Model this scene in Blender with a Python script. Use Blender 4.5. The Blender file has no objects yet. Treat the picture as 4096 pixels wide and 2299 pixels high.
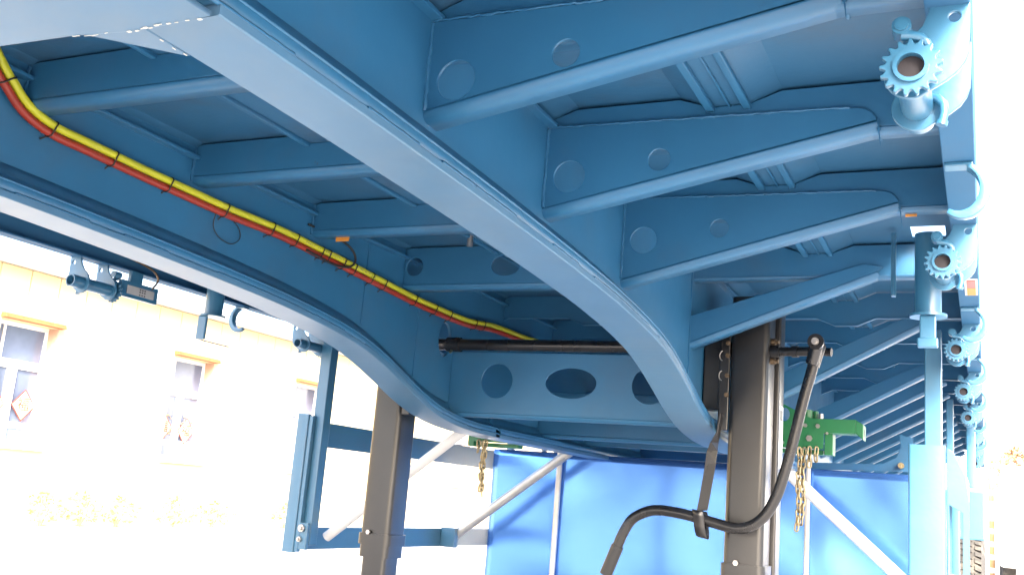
import bpy, bmesh, math, random
from mathutils import Vector, Matrix
random.seed(7)
S = bpy.context.scene
COL = S.collection
R = math.radians

# ------------------------------------------------------------------ camera
cam_d = bpy.data.cameras.new('camera')
cam = bpy.data.objects.new('camera', cam_d)
COL.objects.link(cam)
YAW, PITCH, ROLL = R(25.7975), R(11.6016), R(-4.7640)
cy, sy, cp, sp, cr, sr = math.cos(YAW), math.sin(YAW), math.cos(PITCH), math.sin(PITCH), math.cos(ROLL), math.sin(ROLL)
fwd = Vector((-sy * cp, cy * cp, sp))
r0 = Vector((cy, sy, 0))
d0 = -r0.cross(fwd)
right = r0 * cr + d0 * sr
down = d0 * cr - r0 * sr
up = -down
cam.matrix_world = Matrix(((right.x, up.x, -fwd.x, 0), (right.y, up.y, -fwd.y, 0), (right.z, up.z, -fwd.z, 0), (0, 0, 0, 1)))
cam_d.sensor_width = 36.0
cam_d.lens = 36.0 * 3999.16 / 4096.0
cam_d.clip_start = 0.02
cam_d.clip_end = 900
S.camera = cam

# ------------------------------------------------------------------ world, sun, exposure
SUN_EL, SUN_AZ = 38.0, 152.0          # azimuth measured clockwise from +y (towards +x)
world = bpy.data.worlds.new('World')
S.world = world
world.use_nodes = True
wn = world.node_tree
sky = wn.nodes.new('ShaderNodeTexSky')
sky.sky_type = 'NISHITA'
sky.sun_disc = False
sky.sun_elevation = R(SUN_EL)
sky.sun_rotation = R(SUN_AZ)
sky.dust_density = 6.0
sky.air_density = 0.8
sky.ozone_density = 0.6
bg = wn.nodes['Background']
bg.inputs['Strength'].default_value = 0.15
wn.links.new(sky.outputs[0], bg.inputs['Color'])
sun_d = bpy.data.lights.new('sun', 'SUN')
sun_d.energy = 1.5
sun_d.angle = R(24)
sun_d.color = (1.0, 0.96, 0.89)
sun = bpy.data.objects.new('sun', sun_d)
COL.objects.link(sun)
sdir = Vector((math.sin(R(SUN_AZ)) * math.cos(R(SUN_EL)), math.cos(R(SUN_AZ)) * math.cos(R(SUN_EL)), math.sin(R(SUN_EL))))
sun.rotation_euler = sdir.to_track_quat('Z', 'Y').to_euler()
sun.location = (20, 5, 30)
S.view_settings.view_transform = 'Standard'
S.view_settings.look = 'None'
S.view_settings.exposure = 3.1
S.view_settings.gamma = 1
S.view_settings.use_curve_mapping = False
S.cycles.max_bounces = 12
S.cycles.diffuse_bounces = 6
S.cycles.sample_clamp_indirect = 8
S.cycles.use_denoising = True

GZ = -0.78      # ground level (camera eye is the origin)

# ------------------------------------------------------------------ materials
def mat(name, col, rough=0.5, metal=0.0, spec=0.5, coat=0.0, var=0.0, vscale=6.0, dirt=None, dirt_amt=0.0, dscale=3.0,
        bump=0.0, bscale=60.0, emit=None, rvar=0.0, col2=None, speck=0.0):
    m = bpy.data.materials.new(name)
    m.use_nodes = True
    n, l = m.node_tree.nodes, m.node_tree.links
    b = n['Principled BSDF']
    b.inputs['Roughness'].default_value = rough
    b.inputs['Metallic'].default_value = metal
    b.inputs['Specular IOR Level'].default_value = spec
    if coat:
        b.inputs['Coat Weight'].default_value = coat
        b.inputs['Coat Roughness'].default_value = 0.28
    tc = n.new('ShaderNodeTexCoord')
    rgb = n.new('ShaderNodeRGB')
    rgb.outputs[0].default_value = (*col, 1)
    out = rgb.outputs[0]
    if var or col2:
        nz = n.new('ShaderNodeTexNoise')
        nz.inputs['Scale'].default_value = vscale
        nz.inputs['Detail'].default_value = 6
        l.new(tc.outputs['Object'], nz.inputs['Vector'])
        rp = n.new('ShaderNodeValToRGB')
        rp.color_ramp.elements[0].position = 0.3
        rp.color_ramp.elements[1].position = 0.72
        c2 = col2 if col2 else tuple(min(1, c * (1 + var)) for c in col)
        c1 = col if col2 else tuple(c * (1 - var) for c in col)
        rp.color_ramp.elements[0].color = (*c1, 1)
        rp.color_ramp.elements[1].color = (*c2, 1)
        l.new(nz.outputs['Fac'], rp.inputs['Fac'])
        out = rp.outputs['Color']
    if dirt:
        nd = n.new('ShaderNodeTexNoise')
        nd.inputs['Scale'].default_value = dscale
        nd.inputs['Detail'].default_value = 9
        nd.inputs['Roughness'].default_value = 0.65
        l.new(tc.outputs['Object'], nd.inputs['Vector'])
        mr = n.new('ShaderNodeMapRange')
        mr.inputs['From Min'].default_value = 0.5
        mr.inputs['From Max'].default_value = 0.78
        mr.inputs['To Max'].default_value = dirt_amt
        l.new(nd.outputs['Fac'], mr.inputs['Value'])
        mx = n.new('ShaderNodeMix')
        mx.data_type = 'RGBA'
        l.new(mr.outputs[0], mx.inputs['Factor'])
        l.new(out, mx.inputs['A'])
        mx.inputs['B'].default_value = (*dirt, 1)
        out = mx.outputs['Result']
    if speck:
        ns = n.new('ShaderNodeTexNoise')
        ns.inputs['Scale'].default_value = 14
        ns.inputs['Detail'].default_value = 10
        ns.inputs['Roughness'].default_value = 0.75
        l.new(tc.outputs['Object'], ns.inputs['Vector'])
        ms = n.new('ShaderNodeMapRange')
        ms.inputs['From Min'].default_value = 0.655
        ms.inputs['From Max'].default_value = 0.72
        ms.inputs['To Max'].default_value = speck
        l.new(ns.outputs['Fac'], ms.inputs['Value'])
        mk = n.new('ShaderNodeMix')
        mk.data_type = 'RGBA'
        l.new(ms.outputs[0], mk.inputs['Factor'])
        l.new(out, mk.inputs['A'])
        mk.inputs['B'].default_value = (0.060, 0.050, 0.040, 1)
        out = mk.outputs['Result']
    l.new(out, b.inputs['Base Color'])
    if rvar:
        nr = n.new('ShaderNodeTexNoise')
        nr.inputs['Scale'].default_value = 9
        nr.inputs['Detail'].default_value = 5
        l.new(tc.outputs['Object'], nr.inputs['Vector'])
        mr2 = n.new('ShaderNodeMapRange')
        mr2.inputs['To Min'].default_value = rough - rvar
        mr2.inputs['To Max'].default_value = rough + rvar
        l.new(nr.outputs['Fac'], mr2.inputs['Value'])
        l.new(mr2.outputs[0], b.inputs['Roughness'])
    if bump:
        nb = n.new('ShaderNodeTexNoise')
        nb.inputs['Scale'].default_value = bscale
        nb.inputs['Detail'].default_value = 4
        l.new(tc.outputs['Object'], nb.inputs['Vector'])
        bp = n.new('ShaderNodeBump')
        bp.inputs['Strength'].default_value = bump
        bp.inputs['Distance'].default_value = 0.01
        l.new(nb.outputs['Fac'], bp.inputs['Height'])
        l.new(bp.outputs[0], b.inputs['Normal'])
    if emit:
        b.inputs['Emission Color'].default_value = (*emit[0], 1)
        b.inputs['Emission Strength'].default_value = emit[1]
    return m

BLUE = (0.025, 0.136, 0.272)
M = {}
M['blue'] = mat('blue_paint', BLUE, 0.42, spec=0.42, coat=0.20, var=0.11, vscale=2.5, dirt=(0.085, 0.095, 0.10), dirt_amt=0.35, dscale=2.2, rvar=0.08, bump=0.06, bscale=22, speck=0.55)
M['flange'] = mat('pale_flange_paint', (0.065, 0.170, 0.290), 0.42, spec=0.45, coat=0.38, var=0.07, vscale=2.5, dirt=(0.14, 0.19, 0.23), dirt_amt=0.35, dscale=4, rvar=0.05)  # base paled to stand in for bright ground reflected there, plus dust
M['rail'] = mat('rail_paint', (0.034, 0.135, 0.265), 0.62, spec=0.25, var=0.09, vscale=3, dirt=(0.085, 0.095, 0.10), dirt_amt=0.4, dscale=3)
M['blue_clean'] = mat('blue_paint_accessory', (0.032, 0.145, 0.255), 0.36, coat=0.8, var=0.05, vscale=5, dirt=(0.08, 0.10, 0.12), dirt_amt=0.2, dscale=7, rvar=0.08, bump=0.06, bscale=60)
M['panel'] = mat('glossy_blue_panel', (0.125, 0.325, 0.82), 0.20, spec=0.6, metal=0.75, var=0.05, vscale=1.5, bump=0.10, bscale=1.5, rvar=0.05)
M['deck'] = mat('deck_underside', (0.028, 0.120, 0.235), 0.45, var=0.10, vscale=2.0, dirt=(0.075, 0.070, 0.065), dirt_amt=0.5, dscale=3.2, bump=0.05, speck=0.6)
M['black'] = mat('black_enamel', (0.010, 0.0095, 0.0095), 0.33, spec=0.5, coat=0.55, var=0.2, vscale=6, dirt=(0.035, 0.028, 0.022), dirt_amt=0.25, dscale=4, rvar=0.07, bump=0.04, bscale=30)
M['tube_black'] = mat('black_tube', (0.009, 0.009, 0.010), 0.28, spec=0.6, var=0.2, dirt=(0.05, 0.042, 0.038), dirt_amt=0.25, dscale=14, rvar=0.1)
M['green'] = mat('green_enamel', (0.020, 0.175, 0.065), 0.35, var=0.08, dirt=(0.08, 0.12, 0.06), dirt_amt=0.3, dscale=12, rvar=0.08)
M['yellow'] = mat('yellow_hose', (0.50, 0.51, 0.020), 0.42, var=0.06, vscale=20, dirt=(0.25, 0.23, 0.08), dirt_amt=0.3, dscale=20)
M['red'] = mat('red_hose', (0.30, 0.026, 0.012), 0.42, var=0.08, vscale=20, dirt=(0.12, 0.05, 0.04), dirt_amt=0.3, dscale=20)
M['plastic'] = mat('black_plastic', (0.012, 0.012, 0.013), 0.5)
M['brass'] = mat('yellow_zinc', (0.40, 0.33, 0.20), 0.38, metal=1.0, var=0.2, vscale=60, dirt=(0.2, 0.13, 0.06), dirt_amt=0.5, dscale=50)
M['zinc'] = mat('galvanised_steel', (0.62, 0.61, 0.58), 0.42, metal=0.55, var=0.12, vscale=12, dirt=(0.4, 0.37, 0.32), dirt_amt=0.35, dscale=8)
M['steel'] = mat('bolt_steel', (0.5, 0.47, 0.44), 0.38, metal=0.9, var=0.15, vscale=40)
M['rust'] = mat('rusty_bolt', (0.17, 0.12, 0.075), 0.5, metal=0.6, var=0.3, vscale=60)
M['dark'] = mat('bore_shade', (0.018, 0.015, 0.019), 0.8)  # near-black standing in for the shade inside the winch tubes
M['orange'] = mat('orange_tag', (0.75, 0.30, 0.05), 0.5)
M['reflector_red'] = mat('reflector_red', (0.72, 0.10, 0.05), 0.3)
M['white'] = mat('white_paint', (0.78, 0.78, 0.76), 0.5)
M['grey_label'] = mat('lamp_back', (0.42, 0.41, 0.40), 0.5, var=0.06, vscale=40)
M['label_ink'] = mat('lamp_print', (0.10, 0.10, 0.10), 0.6)
M['chip'] = mat('paint_chip_primer', (0.60, 0.60, 0.56), 0.7, var=0.15, vscale=60)
M['tyre'] = mat('tyre_rubber', (0.045, 0.043, 0.040), 0.85, var=0.2, vscale=30, dirt=(0.25, 0.22, 0.17), dirt_amt=0.5, dscale=12)
M['ground'] = mat('concrete_yard', (0.33, 0.32, 0.31), 0.9, var=0.10, vscale=0.9, dirt=(0.22, 0.215, 0.21), dirt_amt=0.5, dscale=0.35, bump=0.2, bscale=30)
M['wall'] = mat('cream_render', (0.58, 0.47, 0.275), 0.85, var=0.05, vscale=1.2, dirt=(0.52, 0.41, 0.24), dirt_amt=0.4, dscale=0.8)
M['lintel'] = mat('terracotta_lintel', (0.31, 0.085, 0.028), 0.8, var=0.1, vscale=9)
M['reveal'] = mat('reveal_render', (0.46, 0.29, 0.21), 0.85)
M['frame'] = mat('white_frame', (0.80, 0.79, 0.76), 0.5)
M['glass'] = mat('window_glass', (0.105, 0.13, 0.19), 0.08, spec=0.6, var=0.25, vscale=2.0)
M['paper'] = mat('poster_paper', (0.50, 0.40, 0.28), 0.8)
M['paper_red'] = mat('poster_red', (0.32, 0.03, 0.015), 0.8)
M['roof'] = mat('pale_roof', (0.72, 0.70, 0.66), 0.7)
M['leaf'] = mat('leaf', (0.50, 0.46, 0.21), 0.7, var=0.35, vscale=1.6)
M['leaf_orange'] = mat('leaf_autumn', (0.46, 0.31, 0.18), 0.7, var=0.35, vscale=1.6)
M['bark'] = mat('bark', (0.14, 0.10, 0.07), 0.9, var=0.3, vscale=15)
M['far_wall'] = mat('far_wall', (0.78, 0.76, 0.72), 0.9, var=0.04, vscale=0.4)
M['far_glass'] = mat('far_glass', (0.35, 0.38, 0.42), 0.2)
M['post_orange'] = mat('orange_post', (0.55, 0.32, 0.14), 0.7, var=0.15)
M['van'] = mat('white_van_paint', (0.80, 0.80, 0.80), 0.3, coat=0.5)
M['van_glass'] = mat('van_glass', (0.10, 0.13, 0.15), 0.08, spec=0.8)
M['chrome'] = mat('headlamp', (0.55, 0.55, 0.56), 0.3, metal=0.2)

# ------------------------------------------------------------------ mesh builder
class MB:
    def __init__(s):
        s.v, s.f, s.sm = [], [], []
    def add(s, vs, fs, smooth=False):
        o = len(s.v)
        s.v += [tuple(p) for p in vs]
        for f in fs:
            s.f.append([i + o for i in f])
            s.sm.append(smooth)
        return s
    def box(s, x0, x1, y0, y1, z0, z1):
        vs = [(x0, y0, z0), (x1, y0, z0), (x1, y1, z0), (x0, y1, z0), (x0, y0, z1), (x1, y0, z1), (x1, y1, z1), (x0, y1, z1)]
        return s.add(vs, [(3, 2, 1, 0), (4, 5, 6, 7), (0, 1, 5, 4), (1, 2, 6, 5), (2, 3, 7, 6), (3, 0, 4, 7)])
    def prism(s, poly, fn, t0, t1):
        """convex-ish polygon (u,v) extruded; fn(u,v,t)->xyz"""
        n = len(poly)
        vs = [fn(u, v, t0) for u, v in poly] + [fn(u, v, t1) for u, v in poly]
        fs = [tuple(range(n)), tuple(range(2 * n - 1, n - 1, -1))]
        fs += [((i + 1) % n, i, n + i, n + (i + 1) % n) for i in range(n)]
        return s.add(vs, fs)
    def tube(s, path, r, seg=12, caps=True, closed=False):
        P = [Vector(p) for p in path]
        n = len(P)
        rs = r if isinstance(r, (list, tuple)) else [r] * n
        vs, fs = [], []
        prev = None
        for i, p in enumerate(P):
            if closed:
                t = P[(i + 1) % n] - P[i - 1]
            else:
                t = P[min(i + 1, n - 1)] - P[max(i - 1, 0)]
            t.normalize()
            if prev is None:
                a = Vector((0, 0, 1)) if abs(t.z) < .9 else Vector((1, 0, 0))
                u = t.cross(a).normalized()
            else:
                u = (prev - t * prev.dot(t)).normalized()
            prev = u
            w = t.cross(u)
            for k in range(seg):
                a = 2 * math.pi * k / seg
                vs.append(p + (u * math.cos(a) + w * math.sin(a)) * rs[i])
        m = n if closed else n - 1
        for i in range(m):
            j = (i + 1) % n
            for k in range(seg):
                k2 = (k + 1) % seg
                fs.append((i * seg + k, i * seg + k2, j * seg + k2, j * seg + k))
        s.add(vs, fs, True)
        if caps and not closed:
            s.add([vs[k] for k in range(seg)], [tuple(range(seg - 1, -1, -1))])
            s.add([vs[(n - 1) * seg + k] for k in range(seg)], [tuple(range(seg))])
        return s
    def cyl(s, a, b, r, seg=16, r2=None):
        return s.tube([a, b], [r, r if r2 is None else r2], seg)
    def pipe(s, a, b, ro, ri, seg=24):
        """open tube with wall thickness"""
        a, b = Vector(a), Vector(b)
        t = (b - a).normalized()
        x = Vector((0, 0, 1)) if abs(t.z) < .9 else Vector((1, 0, 0))
        u = t.cross(x).normalized(); w = t.cross(u)
        rings = [(a, ro), (b, ro), (b, ri), (a, ri)]
        vs = [p + (u * math.cos(2 * math.pi * k / seg) + w * math.sin(2 * math.pi * k / seg)) * r for p, r in rings for k in range(seg)]
        for i in range(4):
            j = (i + 1) % 4
            fs = [(i * seg + k, i * seg + (k + 1) % seg, j * seg + (k + 1) % seg, j * seg + k) for k in range(seg)]
            s.add(vs, fs, i in (0, 2))
        return s
    def lathe(s, prof, fn, seg=24):
        """prof: list of (r, h); fn(r*cos, r*sin, h)->xyz"""
        n = len(prof)
        vs = [fn(r * math.cos(2 * math.pi * k / seg), r * math.sin(2 * math.pi * k / seg), h) for r, h in prof for k in range(seg)]
        fs = [(i * seg + k, i * seg + (k + 1) % seg, (i + 1) * seg + (k + 1) % seg, (i + 1) * seg + k) for i in range(n - 1) for k in range(seg)]
        return s.add(vs, fs, True)
    def sweep(s, prof, stations):
        """closed profile of (a,b); stations: list of fn(a,b)->xyz"""
        n = len(prof)
        vs = [fn(a, b) for fn in stations for a, b in prof]
        fs = []
        for i in range(len(stations) - 1):
            for k in range(n):
                k2 = (k + 1) % n
                fs.append((i * n + k, i * n + k2, (i + 1) * n + k2, (i + 1) * n + k))
        fs.append(tuple(range(n - 1, -1, -1)))
        fs.append(tuple((len(stations) - 1) * n + k for k in range(n)))
        return s.add(vs, fs, False)
    def mesh(s, name):
        me = bpy.data.meshes.new(name)
        me.from_pydata(s.v, [], s.f)
        me.polygons.foreach_set('use_smooth', s.sm)
        bm = bmesh.new(); bm.from_mesh(me)
        bmesh.ops.recalc_face_normals(bm, faces=bm.faces)
        bm.to_mesh(me); bm.free()
        me.update()
        return me

def put(name, me, m, parent=None, loc=None, bevel=0.0, smooth_angle=None):
    if isinstance(me, MB):
        me = me.mesh(name)
    o = bpy.data.objects.new(name, me)
    COL.objects.link(o)
    if m is not None and not me.materials:
        me.materials.append(m)
    if parent:
        o.parent = parent
    if loc:
        o.location = loc
    if bevel:
        bv = o.modifiers.new('bevel', 'BEVEL')
        bv.width = bevel; bv.segments = 2; bv.limit_method = 'ANGLE'; bv.angle_limit = R(40)
    return o

def empty(name, loc=(0, 0, 0), parent=None):
    o = bpy.data.objects.new(name, None)
    o.empty_display_size = 0.2
    COL.objects.link(o)
    o.location = loc
    if parent: o.parent = parent
    return o

def tag(o, label=None, cat=None, group=None, kind=None):
    if label: o['label'] = label
    if cat: o['category'] = cat
    if group: o['group'] = group
    if kind: o['kind'] = kind
    return o

def kids(o): return list(o.children)
def copy_tree(o, parent=None):
    c = o.copy(); COL.objects.link(c)
    if parent is not None: c.parent = parent
    for ch in kids(o): copy_tree(ch, c)
    return c

def curve_plate(outline, holes, thick, bevel=0.0015):
    """filled 2D outline with holes, extruded; returns mesh with local (u,v) in xy and thickness along z"""
    cu = bpy.data.curves.new('outline', 'CURVE')
    cu.dimensions = '2D'; cu.fill_mode = 'BOTH'
    cu.extrude = max(thick / 2 - bevel, 0.0003); cu.bevel_depth = bevel; cu.bevel_resolution = 1
    cu.offset = -bevel
    for ring in [outline] + list(holes):
        sp_ = cu.splines.new('POLY')
        sp_.points.add(len(ring) - 1)
        for p, (a, b) in zip(sp_.points, ring): p.co = (a, b, 0, 1)
        sp_.use_cyclic_u = True
    ob = bpy.data.objects.new('outline', cu)
    COL.objects.link(ob)
    dg = bpy.context.evaluated_depsgraph_get()
    me = bpy.data.meshes.new_from_object(ob.evaluated_get(dg))
    bpy.data.objects.remove(ob); bpy.data.curves.remove(cu)
    return me
XZ = Matrix(((1, 0, 0, 0), (0, 0, -1, 0), (0, 1, 0, 0), (0, 0, 0, 1)))     # (u,v,t)->(x=u, y=-t, z=v)
YZ = Matrix(((0, 0, 1, 0), (1, 0, 0, 0), (0, 1, 0, 0), (0, 0, 0, 1)))      # (u,v,t)->(x=t, y=u, z=v)
def plate_xz(outline, holes, y, thick, bevel=0.0015):
    me = curve_plate(outline, holes, thick, bevel); me.transform(Matrix.Translation((0, y, 0)) @ XZ); return me
def plate_yz(outline, holes, x, thick, bevel=0.0015):
    me = curve_plate(outline, holes, thick, bevel); me.transform(Matrix.Translation((x, 0, 0)) @ YZ); return me
def plate_xy(outline, holes, z, thick, bevel=0.0015):
    me = curve_plate(outline, holes, thick, bevel); me.transform(Matrix.Translation((0, 0, z))); return me
def ring(cx, cy_, rx, ry=None, n=32):
    ry = rx if ry is None else ry
    return [(cx + rx * math.cos(2 * math.pi * k / n), cy_ + ry * math.sin(2 * math.pi * k / n)) for k in range(n)]
def catmull(pts, n=8):
    out = []
    P = [Vector(p) for p in pts]
    for i in range(len(P) - 1):
        p0, p1, p2, p3 = P[max(i - 1, 0)], P[i], P[i + 1], P[min(i + 2, len(P) - 1)]
        for k in range(n):
            t = k / n
            out.append(0.5 * ((2 * p1) + (p2 - p0) * t + (2 * p0 - 5 * p1 + 4 * p2 - p3) * t * t + (3 * p1 - p0 - 3 * p2 + p3) * t ** 3))
    out.append(P[-1])
    return [tuple(p) for p in out]

# ------------------------------------------------------------------ ground
g = MB(); g.add([(-300, -300, GZ), (300, -300, GZ), (300, 300, GZ), (-300, 300, GZ)], [(0, 1, 2, 3)])
tag(put('ground', g, M['ground']), kind='structure')

# ------------------------------------------------------------------ trailer
T = tag(empty('flatbed_trailer', (0, 0, 0)), 'long blue flatbed trailer seen from underneath, with black legs and row of winches', 'trailer')
XC = -1.507                       # centre line
XR, XL = -0.949, -2.065           # main beam webs
RAIL_R0, RAIL_R1 = -0.0115, -0.070
Y0, Y1 = -1.1, 12.4
def mx(x): return 2 * XC - x

# beam bottom profile (y, z of the flange underside)
PROF = [(-1.1, .578), (.9, .571), (1.5, .562), (2.0, .547), (2.4, .528), (2.6, .513), (2.78, .494), (2.95, .468), (3.1, .430), (3.25, .380),
        (3.4, .328), (3.55, .288), (3.7, .264), (3.85, .252), (4.1, .245), (5.0, .243), (12.4, .24)]
PROFS = [(p[0], p[1]) for p in catmull([(a, b, 0) for a, b in PROF], 5)]
def zb(y):
    for (a, b), (c, d) in zip(PROFS, PROFS[1:]):
        if a <= y <= c: return b + (d - b) * (y - a) / (c - a)
    return PROFS[-1][1]
DECK = 0.917
DIPS = [(-.55, -.465), (-1.03, -.944), (-1.655, -1.36), (-2.20, -2.105), (-2.55, -2.465)]
def deck_profile(off=0.0, depth=0.031, tr=0.072):
    pts = [(-3.0, DECK + off)]
    for a, b in sorted(DIPS):
        pts += [(a - tr, DECK + off), (a, DECK - depth + off), (b, DECK - depth + off), (b + tr, DECK + off)]
    pts += [(-.022, DECK + off)]
    return pts
def pz(prof, x):
    for (a, b), (c, d) in zip(prof, prof[1:]):
        if a <= x <= c: return b + (d - b) * (x - a) / (c - a)
    return prof[-1][1]

# deck: profiled sheet, three lengths because of the slot beside the stake socket
def deck_piece(y0, y1, prof):
    n = len(prof); t = .004
    poly = prof + [(x, z + t) for x, z in reversed(prof)]
    b = MB()
    vs = [(x, y, z) for y in (y0, y1) for x, z in poly]
    m = len(poly); fs = []
    for k in range(m):
        k2 = (k + 1) % m
        fs.append((k, k2, m + k2, m + k))
    for k in range(n - 1):
        fs.append((k, k + 1, m - 2 - k, m - 1 - k)); fs.append((m + k, m + m - 1 - k, m + m - 2 - k, m + k + 1))
    return b.add(vs, fs)
dp = deck_profile()
deck = deck_piece(Y0, 3.245, dp)
d2 = deck_piece(3.365, Y1, dp)
deck.add(d2.v, d2.f)
for x0, x1 in ((-3.0, -.205), (-.105, -.022)):
    seg = [(x0, pz(dp, x0))] + [p for p in dp if x0 < p[0] < x1] + [(x1, pz(dp, x1))]
    d2 = deck_piece(3.245, 3.365, seg)
    deck.add(d2.v, d2.f)
put('deck_sheet', deck, M['deck'], T)
for x, w, h in ((-.55, .020, .013), (-.468, .018, .013), (-.507, .006, .006), (-.94, .016, .010), (-1.66, .018, .012), (-2.47, .018, .012), (-2.55, .018, .012)):
    r_ = MB(); zt = pz(dp, x)
    r_.box(x - w / 2, x + w / 2, Y0, Y1, zt - h, zt - .0005)
    put('deck_fold_bar', r_, M['blue'], T, bevel=.003)  # bars at the dip corners stand in for highlights along the deck folds

# main beams
hole = ring(3.652, .612, .052, .072)
def main_beam(xw, sgn, with_hole):
    low = [(y, z + .043) for y, z in PROFS]
    outline = low + [(Y1, DECK - .004), (Y0, DECK - .004)]
    web = put('main_beam', plate_yz(outline, [hole] if with_hole else [], xw, .012), M['blue'], T)
    # bottom flange and doubler above it
    fl = MB()
    prof = [(-.065, 0), (-.0625, -.002), (.0625, -.002), (.065, 0), (.065, .013), (.0635, .0145), (-.0635, .0145), (-.065, .013)]
    st = []
    for i, (y, z) in enumerate(PROFS):
        if y < .80: continue
        a = PROFS[max(i - 1, 0)]; c = PROFS[min(i + 1, len(PROFS) - 1)]
        t = Vector((c[0] - a[0], c[1] - a[1])).normalized(); nn = Vector((-t.y, t.x))
        st.append((y, z, nn))
    fl.sweep(prof, [(lambda a, b, y=y, z=z, n=n: (xw + a, y + n.x * b, z + n.y * b)) for y, z, n in st])
    f = put('bottom_flange', fl, M['flange'], web)
    d = MB()
    prof2 = [(.058, .0165), (.0605, .019), (.0605, .036), (.058, .042), (.052, .046), (.030, .056), (.016, .070), (.008, .092), (-.008, .092), (-.016, .070), (-.030, .056), (-.052, .046), (-.058, .042), (-.0605, .036), (-.0605, .019), (-.058, .0165)]
    d.sweep(prof2, [(lambda a, b, y=y, z=z, n=n: (xw + a, y + n.x * b, z + n.y * b)) for y, z, n in st])
    d.sm = [True] * len(d.sm)
    put('doubler_plate', d, M['blue'], web, bevel=0)
    # weld beads: stitched between flange and doubler, continuous at the web foot
    wb = MB()
    def bead(ya, yb, a, b, r):
        n = max(int((yb - ya) / .012), 3)
        pts = []; rs = []
        for i in range(n + 1):
            y = ya + (yb - ya) * i / n
            j = min(range(len(st)), key=lambda q: abs(st[q][0] - y)); nn = st[j][2]
            pts.append((xw + a, y + nn.x * b, zb(y) + nn.y * b)); rs.append(r * (0.85 + .3 * random.random()))
        wb.tube(pts, rs, 6)
    for s_ in (-1, 1):
        y = .6
        while y < 4.6:
            L_ = random.uniform(.12, .3)
            bead(y, y + L_, s_ * .0605, .0160, .0045)
            y += L_ + (random.uniform(.08, .22) if random.random() < .55 else .004)
        bead(.6, 4.9, s_ * .0590, .0405, .0030)
    put('weld_bead', wb, M['blue'], web)
    tc = MB(); tc.box(xw - .03, xw + .03, Y0, Y1, .866, .876)
    put('top_flange', tc, M['blue'], web, bevel=.002)
    stf = MB()
    for y in (3.02, 3.42) if with_hole else (3.42,):
        stf = MB()
        stf.box(xw + .0062, xw + .010, y - .006, y + .006, zb(y) + .10, .862)
        put('web_stiffener', stf, M['blue'], web)
    return web
beamR = main_beam(XR, 1, False)
beamL = main_beam(XL, -1, True)

# coupler plate where the flange widens at the front, with chipped paint along its seam
cpl = plate_xy([(-.884, .886), (-1.020, .893), (-1.105, .881), (-1.132, .879), (-1.264, .875), (-1.75, .862), (-1.88, .88), (-2.13, .89), (-2.13, -1.1), (-.884, -1.1)], [], .5645, .008)
put('coupler_plate', cpl, M['flange'], T)
gus = plate_xy([(-1.0145, .893), (-1.0145, .990), (-1.022, .986), (-1.130, .880)], [], .5735, .010)
put('coupler_gusset', gus, M['flange'], T)
def chipline(pts, w, z):
    ch = MB()
    for (a, b) in zip(pts, pts[1:]):
        a = Vector(a); b = Vector(b); t = (b - a); L_ = t.length; t.normalize(); n = Vector((-t.y, t.x))
        k = max(int(L_ / .006), 1)
        for i in range(k):
            if random.random() < .55:
                p = a + (b - a) * (i / k); q = a + (b - a) * ((i + .95) / k)
                ww = w * random.uniform(.12, .75); o = n * random.uniform(-.002, .002)
                ch.add([(*(p + o - n * ww), z), (*(q + o - n * ww), z), (*(q + o + n * ww), z), (*(p + o + n * ww), z), (*(p + o - n * ww), z - .0009), (*(q + o - n * ww), z - .0009), (*(q + o + n * ww), z - .0009), (*(p + o + n * ww), z - .0009)],
                       [(7, 6, 5, 4), (0, 1, 5, 4), (1, 2, 6, 5), (2, 3, 7, 6), (3, 0, 4, 7)])
    tag(put('paint_chip', ch, M['chip'], T), kind='stuff')
chipline([(-1.0150, .896), (-1.0165, .945), (-1.0175, .985)], .0020, .5678)
chipline([(-.90, .886), (-.944, .884), (-.985, .887), (-1.03, .890)], .0030, .5600)
chipline([(-1.06, .882), (-1.09, .884), (-1.12, .878)], .0012, .5600)

# lip profile shared by crossmembers and outriggers (folded edge turned away from the camera)
def lip(mb, p0, p1, yf, w=.055, rad=.02, t=.006, n=2):
    (xa, za), (xb, zb_) = p0, p1
    d = Vector((xb - xa, zb_ - za)).normalized(); nn = Vector((-d.y, d.x))
    if nn.y < 0: nn = -nn
    out = [(0, rad)]
    for k in range(1, 7):
        a = math.pi / 2 * k / 6
        out.append((rad * (1 - math.cos(a)), rad * (1 - math.sin(a))))
    out.append((w, 0))
    inn = [(w, t)]
    for k in range(6, -1, -1):
        a = math.pi / 2 * k / 6
        inn.append((rad - (rad - t) * math.cos(a), rad - (rad - t) * math.sin(a)))
    prof = out + inn
    m = len(prof)
    vs = [];
    for i in range(n):
        f = i / (n - 1); x = xa + (xb - xa) * f; z = za + (zb_ - za) * f
        vs += [(x + nn.x * h, yf + dy, z + nn.y * h) for dy, h in prof]
    fs = []
    for i in range(n - 1):
        for k in range(m):
            k2 = (k + 1) % m
            fs.append((i * m + k, i * m + k2, (i + 1) * m + k2, (i + 1) * m + k))
    mb.add(vs, fs, True)
    mb.add([vs[k] for k in range(m)], [tuple(range(m))]); mb.add([vs[(n - 1) * m + k] for k in range(m)], [tuple(range(m - 1, -1, -1))])

def join(name, parts, m, parent):
    """several meshes -> one"""
    bm = bmesh.new()
    for p in parts:
        bm.from_mesh(p)
    me = bpy.data.meshes.new(name); bm.to_mesh(me); bm.free()
    return put(name, me, m, parent)

def top_edge(x0, x1, gap=.006):
    """top line of a crossmember: follows the deck profile with a gap at the flat runs and tabs touching it"""
    xs = sorted([x0, x1] + [p[0] for p in dp if x0 < p[0] < x1])
    pts = [(x, pz(dp, x) - (gap if pz(dp, x) > DECK - .004 else .0008)) for x in xs]
    return pts

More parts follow.
